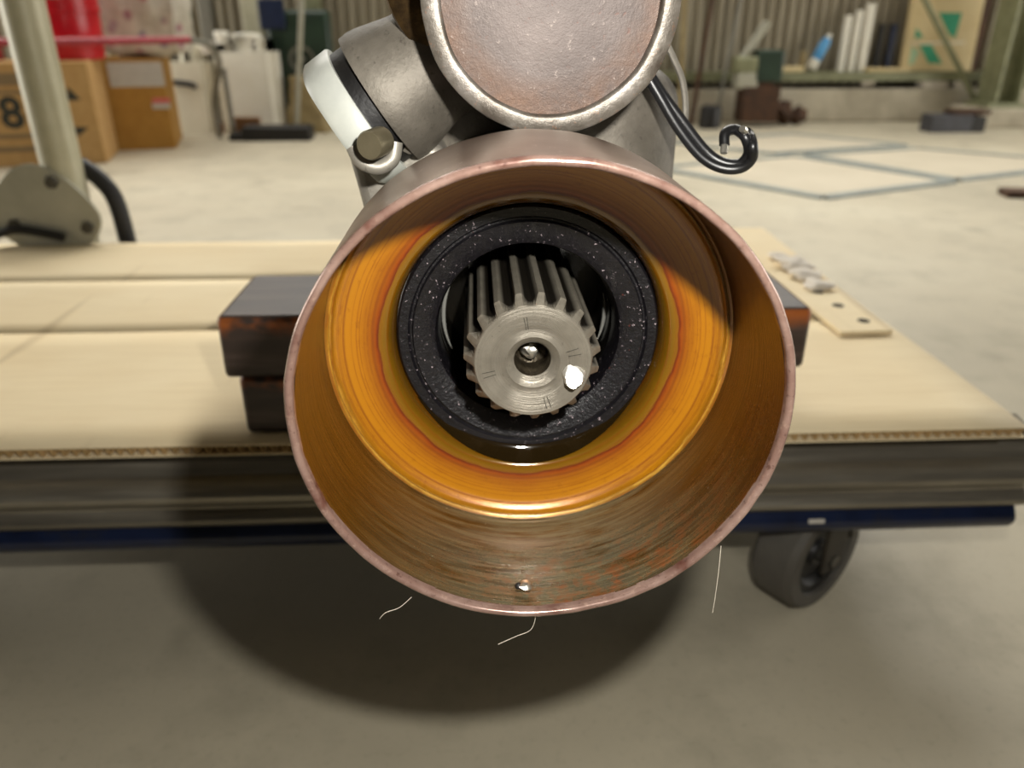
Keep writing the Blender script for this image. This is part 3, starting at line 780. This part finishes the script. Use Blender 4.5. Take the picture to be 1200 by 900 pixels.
# printed sack on the ochre box
def mat_sack():
    t = NT('printed white sack')
    v = t.n('ShaderNodeTexVoronoi'); v.inputs['Scale'].default_value = 17; t.link(t.obj(), v.inputs['Vector'])
    f = t.noise(14, 4, .6)
    c = t.ramp(f, [(.35, 'bdb5a6'), (.65, 'd8d1c3')])
    hue = t.ramp(t.noise(11, 1, .3), [(.3, '5f8a6c'), (.48, 'a98a96'), (.56, 'b05660'), (.7, '6b5a80')])
    c = t.mix(t.range(v.outputs['Distance'], .34, .22, 0, .75), c, hue)
    t.set(Base_Color=c, Roughness=.45, Normal=t.bump(t.noise(25, 4, .6), .5, .01)); return t.m
sc_ = PY(163, 40, 3.25)
bm = bmesh.new(); bmesh.ops.create_cube(bm, size=1); bmesh.ops.subdivide_edges(bm, edges=bm.edges[:], cuts=11, use_grid_fill=True)
for v in bm.verts:
    n = v.co.normalized() * .5; v.co = v.co.lerp(n * 1.1, .45)
    v.co.x *= .37; v.co.y *= .22; v.co.z *= .36
    v.co += v.co.normalized() * .018 * mnoise.noise(v.co * 14)
zmin = min(v.co.z for v in bm.verts)
for v in bm.verts:
    v.co.z -= zmin
    if v.co.z < .012: v.co.z = 0
sk = link_obj('printed_sack', bm, mat_sack(), loc=(sc_.x, 3.27, H2 + .0005)); tag(sk, 'plump white sack with small coloured prints on the ochre box', 'sack')
# tube frame
fr = thing('tube_frame', 'low tubular frame with red top rail and grey bent legs before the boxes', 'frame', PZ(258, 162))
fo = Vector(fr.location); zr = PY(100, 47, 3.0).z
A = PY(-60, 47, 2.52); B = PY(222, 47, 3.05); B.z = A.z = zr
C1, C2 = PY(247, 54, 3.16), PY(257, 76, 3.28)
link_obj('top_rail', tube([A - fo, B - fo], .0115, 14, smooth=False), M_redpaint, fr)
ft = PZ(258, 162); link_obj('leg', tube([B - fo, C1 - fo, C2 - fo, Vector((ft.x, ft.y, .15)) - fo, Vector((ft.x, ft.y, 0)) - fo], .011, 14), M_greytube, fr)
a, b = PY(262, 80, 3.43), PZ(275, 163)
link_obj('leg', tube([a - fo, Vector((b.x, b.y, .004)) - fo], .011, 14, smooth=False), M_greytube, fr)
A2 = Vector((A.x, A.y, 0)); link_obj('leg', tube([A - fo, A2 - fo], .011, 14, smooth=False), M_greytube, fr)
# jerrycans
def jerrycan(px, base_py, w, d, h, label, mat, capx, capmat):
    p = PZ(px, base_py)
    root = thing('jerrycan', label, 'jerrycan', (p.x, p.y + d / 2, 0), 0, 'white plastic jerrycans')
    bm = span((-w / 2, -d / 2, 0), (w / 2, d / 2, h))
    bmesh.ops.bevel(bm, geom=[e for e in bm.edges if abs(e.verts[0].co.z - e.verts[1].co.z) > .1], offset=.035, segments=5, affect='EDGES')
    bmesh.ops.bevel(bm, geom=[e for e in bm.edges if e.verts[0].co.z > h - .001 and e.verts[1].co.z > h - .001], offset=.05, segments=6, affect='EDGES')
    link_obj('can_body', bm, mat, root)
    link_obj('handle', tube([(-w * .2, 0, h - .02), (-w * .18, 0, h + .006), (0, 0, h + .010), (w * .22, 0, h + .006), (w * .25, 0, h - .02)], .012, 12), mat, root)
    link_obj('cap', lathe([(0, .03), (.028, .03), (.031, .026), (.031, .008), (.026, .006), (.026, -.02)], 24, axis='Z'), capmat, root, loc=(capx, -d * .2, h))
    return root
j1 = jerrycan(231, 157, .185, .20, .345, 'cloudy jerrycan with a dark side strap, behind the bent frame leg', M_milky, .085, M_foam)
link_obj('strap_clip', tube([(-.08, -.103, .215), (.0, -.106, .207), (.03, -.105, .195)], .012, 10), M_black, j1)
j2 = jerrycan(297, 157, .264, .14, .385, 'bright white jerrycan behind the flat black slab, right of the pair', M_whiteplast, -.09, M_whiteplast)
# timber offcuts and black slab
p = PZ(293, 159); o = link_obj('timber_offcut', box((0, 0, .04), (.115, .04, .08)), M_timberbrown, loc=(p.x, p.y - .03, 0), bevel=.002, smooth=False); tag(o, 'brown timber offcut standing behind the black slab', 'offcut', 'timber offcuts by the jerrycans')
p = PZ(259, 157); o = link_obj('timber_offcut', box((0, 0, .02), (.022, .10, .04)), M_timberbrown, loc=(p.x, p.y + .06, 0), bevel=.002, smooth=False); tag(o, 'brown timber offcut between the two jerrycans', 'offcut', 'timber offcuts by the jerrycans')
p = PZ(320, 166); sl = thing('black_slab', 'flat black rubber slab on the floor before the bright jerrycan', 'slab', (p.x, p.y + .07, 0))
link_obj('slab_body', box((.01, 0, .028), (.28, .12, .056)), M_black, sl, bevel=.006); link_obj('slab_lip', box((-.155, 0, .014), (.06, .10, .028)), M_black, sl, bevel=.004)
# green machine behind
p = PY(352, 60, 3.78); gm = thing('green_machine', 'dark green machine housing with a navy box, beside the columns', 'machine', (p.x, 3.82, 0))
link_obj('housing', span((-.14, -.06, .16), (.14, .04, .50)), M_greendark, gm, bevel=.02); link_obj('pedestal', span((-.10, -.05, 0), (.12, .03, .165)), M_greendark, gm, bevel=.01)
link_obj('navy_box', span((-.155, -.09, .42), (-.045, -.055, .54)), M_bluedark, gm, bevel=.006, smooth=False)
link_obj('hand_wheel', lathe([(.045, -.004), (.055, -.006), (.055, .006), (.045, .004)], 28, closed=True), M_greytube, gm, loc=(.01, -.075, .30))
link_obj('hand_wheel_hub', lathe([(0, -.02), (.014, -.02), (.014, .03), (0, .03)], 16), M_greytube, gm, loc=(.01, -.075, .30))
p = PZ(350, 154); bm = bmesh.new(); bmesh.ops.create_cube(bm, size=1); bmesh.ops.subdivide_edges(bm, edges=bm.edges[:], cuts=8, use_grid_fill=True)
for v in bm.verts:
    k = .5 - v.co.z; v.co.x = v.co.x * (.19 * (.25 + .75 * k)) - .03 * (1 - k) ; v.co.y *= .11; v.co.z = (v.co.z + .5) * .235
    v.co += Vector((1, .6, 0)) * .016 * mnoise.noise(v.co * 18)
o = link_obj('tan_sack', bm, M_tan, loc=(p.x + .055, p.y - .01, 0)); tag(o, 'slumped tan sack on the floor before the green machine', 'sack')
# leaning bright rod
a, b = PZ(377, 140), PY(360, 18, 3.70)
o = link_obj('leaning_rod', tube([Vector((a.x, 3.56, .0)), b + (b - a) * .25], .011, 10, smooth=False), M_greyplate); tag(o, 'pale metal rod leaning against the green machine', 'rod')

# ------------------------------------------------------------------ background, right
def onrail(name, bm, mat, px, label, cat, y=4.03, group=None, **kw):
    p = PY(px, 82, y); o = link_obj(name, bm, mat, loc=(p.x, y, GT + .0002), **kw); return tag(o, label, cat, group)
sc = 1 / 900 * 3.82
for px, top, w, lb in ((984, 18, .017, 'left, shorter one of the white plastic pipes standing on the girt'), (996, 12, .016, 'middle one of the white plastic pipes standing on the girt'), (1008, 4, .021, 'right, tallest one of the white plastic pipes standing on the girt')):
    h = PY(px, top, 4.03).z - GT
    onrail('plastic_pipe', lathe([(w * .82, 0), (w, 0), (w, h), (w * .82, h)], 24, axis='Z', closed=True), M_whiteplast, px, lb, 'pipe', group='white pipes on the girt')
for px, w, lb in ((1024, .012, 'left thin charcoal bar standing on the girt'), (1038, .013, 'right thin charcoal bar standing on the girt')):
    h = PY(px, 28, 4.04).z - GT
    onrail('steel_bar', box((0, 0, h / 2), (w * 2, .03, h)), M_bluedark if w > .0125 else M_hub, px, lb, 'bar', 4.05, 'charcoal bars on the girt', bevel=.002, smooth=False)
onrail('pale_batten', span((-.11, -.02, 0), (.1, .02, .018)), M_cream, 1040, 'pale batten lying on the girt between pipes and printed board', 'batten', 3.99, smooth=False, bevel=.002)
onrail('yellow_plank', span((-.06, -.05, 0), (.06, .03, .024)), M_cream, 923, 'short yellow plank end lying on the girt right of the vise', 'plank', smooth=False, bevel=.002)
onrail('wood_peg', lathe([(0, 0), (.016, 0), (.014, .09), (0, .094)], 16, axis='Z'), M_tan, 939, 'small tan wooden peg standing on the girt', 'peg')
p = PY(950, 82, 4.03); bt = thing('spray_bottle', 'light blue bottle leaning on the girt beside the white pipes', 'bottle', (p.x, 4.03, GT + .013)); bt.rotation_euler = (0, R(24), 0)
link_obj('bottle_body', lathe([(0, .04), (.022, .04), (.024, .05), (.024, .13), (.016, .15), (0, .152)], 24, axis='Z'), M_skyblue, bt)
link_obj('bottle_base', lathe([(0, 0), (.022, 0), (.025, .006), (.025, .045), (0, .045)], 24, axis='Z'), M_whiteplast, bt)
link_obj('bottle_cap', lathe([(.011, .148), (.011, .17), (0, .172)], 16, axis='Z'), M_whiteplast, bt)
# printed board
p = PY(1100, 82, 3.98); pw = .35
pb_ = thing('printed_board', 'cream board with green printed triangles standing on the girt', 'board', (p.x, 4.02, GT + .0004)); pb_.rotation_euler = (R(-3), 0, 0)
link_obj('board_body', span((-pw / 2, -.02, 0), (pw / 2, .02, .5)), M_cream, pb_, smooth=False, bevel=.003)
def bpoly(pts, mat, name='printed_shape'):
    T = [PY(x, y, 4.0) - Vector(pb_.location) for x, y in pts]
    link_obj(name, prism([(v.x, v.z) for v in T], .0015, Matrix.Translation((0, -.0199, 0)) @ Matrix.Rotation(R(90), 4, 'X')), mat, pb_, smooth=False)
bpoly(((1102, 15), (1129, 15), (1120, 45), (1113, 40)), M_teal); bpoly(((1078, 53), (1092, 53), (1104, 75), (1088, 74)), M_teal)
bpoly(((1075, 33), (1083, 44), (1073, 45)), M_teal); bpoly(((1069, 55), (1078, 60), (1070, 76), (1065, 76)), plain('pale green printed ink', 'a9c9a4', 'b4d0ae', .8, bump=0))
bpoly(((1067, 50.5), (1131, 49), (1131, 51), (1067, 52)), M_whiteplast, 'tape_strip')
# brown post beside the board
p = PY(1142, 60, 4.05); o = link_obj('rusty_bar', box((0, 0, .3), (.05, .04, .6)), M_rustdark, loc=(p.x, 4.06, GT + .0003), bevel=.003, smooth=False); tag(o, 'rusty brown bar standing on the girt right of the printed board', 'bar')
# foam and cup under the girt
for (px, w, h, lb) in ((1090, .14, .04, 'long white foam piece under the girt below the printed board'), (1122, .075, .045, 'short white foam lump under the girt beside the column')):
    p = PY(px, 112, 3.80)
    o = link_obj('foam_piece', box((0, 0, h / 2), (w, .07, h)), M_foam, bevel=.012, segs=3); o.location = (PY(px, 108, 3.99).x, 3.99, .1552); tag(o, lb, 'foam')
p = PY(1006, 112, 3.985); o = link_obj('paper_cup', lathe([(0, 0), (.022, 0), (.030, .055), (.031, .056), (.028, .055), (.020, .004), (0, .004)], 24, axis='Z'), M_foam, loc=(p.x, 3.985, .1862)); o.rotation_euler = (0, R(80), 0); tag(o, 'small white cup lying on its side below the girt', 'cup')
# vise on a stand
vy = 3.80; p = PY(888, 100, vy); vs = thing('bench_vise', 'old green bench vise on a rusty stand at the back wall', 'vise', (p.x, vy, 0)); vo = Vector(vs.location)
def vspan(x0, y0, x1, y1, d0, d1):
    a, b = PY(x0, y0, vy) - vo, PY(x1, y1, vy) - vo; return span((a.x, d0, max(b.z, 0)), (b.x, d1, a.z))
link_obj('stand', vspan(868, 101, 906, 142, -.05, .06), M_rustdark, vs, bevel=.006, smooth=False)
link_obj('base', vspan(862, 84, 884, 104, -.045, .05), M_greyplate, vs, bevel=.012, segs=3)
link_obj('base_foot', vspan(880, 92, 904, 102, -.04, .05), M_rustdark, vs, bevel=.008, segs=2)
link_obj('fixed_jaw', vspan(886, 58, 912, 96, -.05, .06), M_greendark, vs, bevel=.012, segs=3)
link_obj('moving_jaw', vspan(861, 66, 887, 86, -.045, .05), M_greensteel, vs, bevel=.014, segs=3)
a, b = PY(868, 72, vy) - vo, PY(899, 26, vy) - vo; link_obj('handle_bar', tube([a, b], .020, 14, smooth=False), M_greyplate, vs)
# scrap heap
p = PY(925, 130, 3.86); rnd = random.Random(4)
for i, (dx, dz, s, lb) in enumerate(((-.03, 0, .05, 'rusty scrap lump on the floor right of the vise, left one'), (.045, 0, .042, 'rusty scrap lump on the floor right of the vise, right one'))):
    bm = bmesh.new(); bmesh.ops.create_icosphere(bm, subdivisions=3, radius=s)
    for v in bm.verts: v.co *= 1 + .45 * mnoise.noise(v.co * 30 + Vector((i, 0, 0)))
    zm = min(v.co.z for v in bm.verts)
    o = link_obj('scrap_lump', bm, M_rustdark, loc=(p.x + dx, 3.86, -zm)); tag(o, lb, 'scrap', 'rusty scrap by the vise')
# reddish bars leaning at the left of the rail
for i, (px0, px1, mt, lb) in enumerate(((810, 838, M_rustdark, 'rusty dark flat bar leaning on the back wall left of the vise'), (797, 803, M_tan, 'tan bar leaning on the back wall just above the cable end'), (838, 872, M_greytube, 'grey thin bar leaning to the right on the back wall'))):
    a = PZ(px0, 140); k_ = .012 if i < 2 else .008; a = Vector((a.x * 3.83 / a.y, 3.83, 0)); b = PY(px1, -20, 4.03)
    o = link_obj('leaning_bar', tube([Vector((0, 0, k_ * .3)), b - a], k_, 8, smooth=False), mt, loc=a); tag(o, lb, 'bar', 'bars leaning on the back wall')
# grey drum edge behind cable
p = PZ(806, 139); o = link_obj('grey_canister', lathe([(0, 0), (.045, 0), (.05, .006), (.05, .085), (.04, .10), (0, .10)], 28, axis='Z'), M_hub, loc=(p.x, 3.74, 0)); tag(o, 'small dark grey canister at the wall foot behind the cable', 'canister')
# dark crate at the column foot
p = PZ(1128, 157); cr = thing('steel_crate', 'dark grey crate on the floor before the column foot', 'crate', (p.x, 3.56, 0))
link_obj('crate_body', span((-.125, -.05, 0), (.06, .05, .075)), M_seam and plain('slate grey paint', '3c3c40', '4a4a50', .6), cr, bevel=.003, smooth=False)
link_obj('crate_end', span((.06, -.048, 0), (.125, .05, .068)), M_hub, cr, bevel=.003, smooth=False)
link_obj('crate_lid', span((-.03, -.045, .0755), (.14, .045, .095)), M_rustdark, cr, bevel=.003, smooth=False)
# dark bin right of the column and plank on the floor
p = PY(1210, 70, 4.03); o = link_obj('red_bin', box((0, 0, .055), (.16, .09, .11)), M_redpaint, loc=(p.x + .01, 4.03, GT + .0003), bevel=.006); tag(o, 'dark red bin on the girt right of the column', 'bin')
p = PZ(1195, 231); o = link_obj('plank_offcut', box((0, 0, .009), (.22, .07, .018)), M_rustdark, loc=(p.x + .07, p.y, 0), bevel=.002, smooth=False); o.rotation_euler = (0, 0, R(-12)); tag(o, 'dark flat plank offcut on the floor at the right edge', 'offcut')
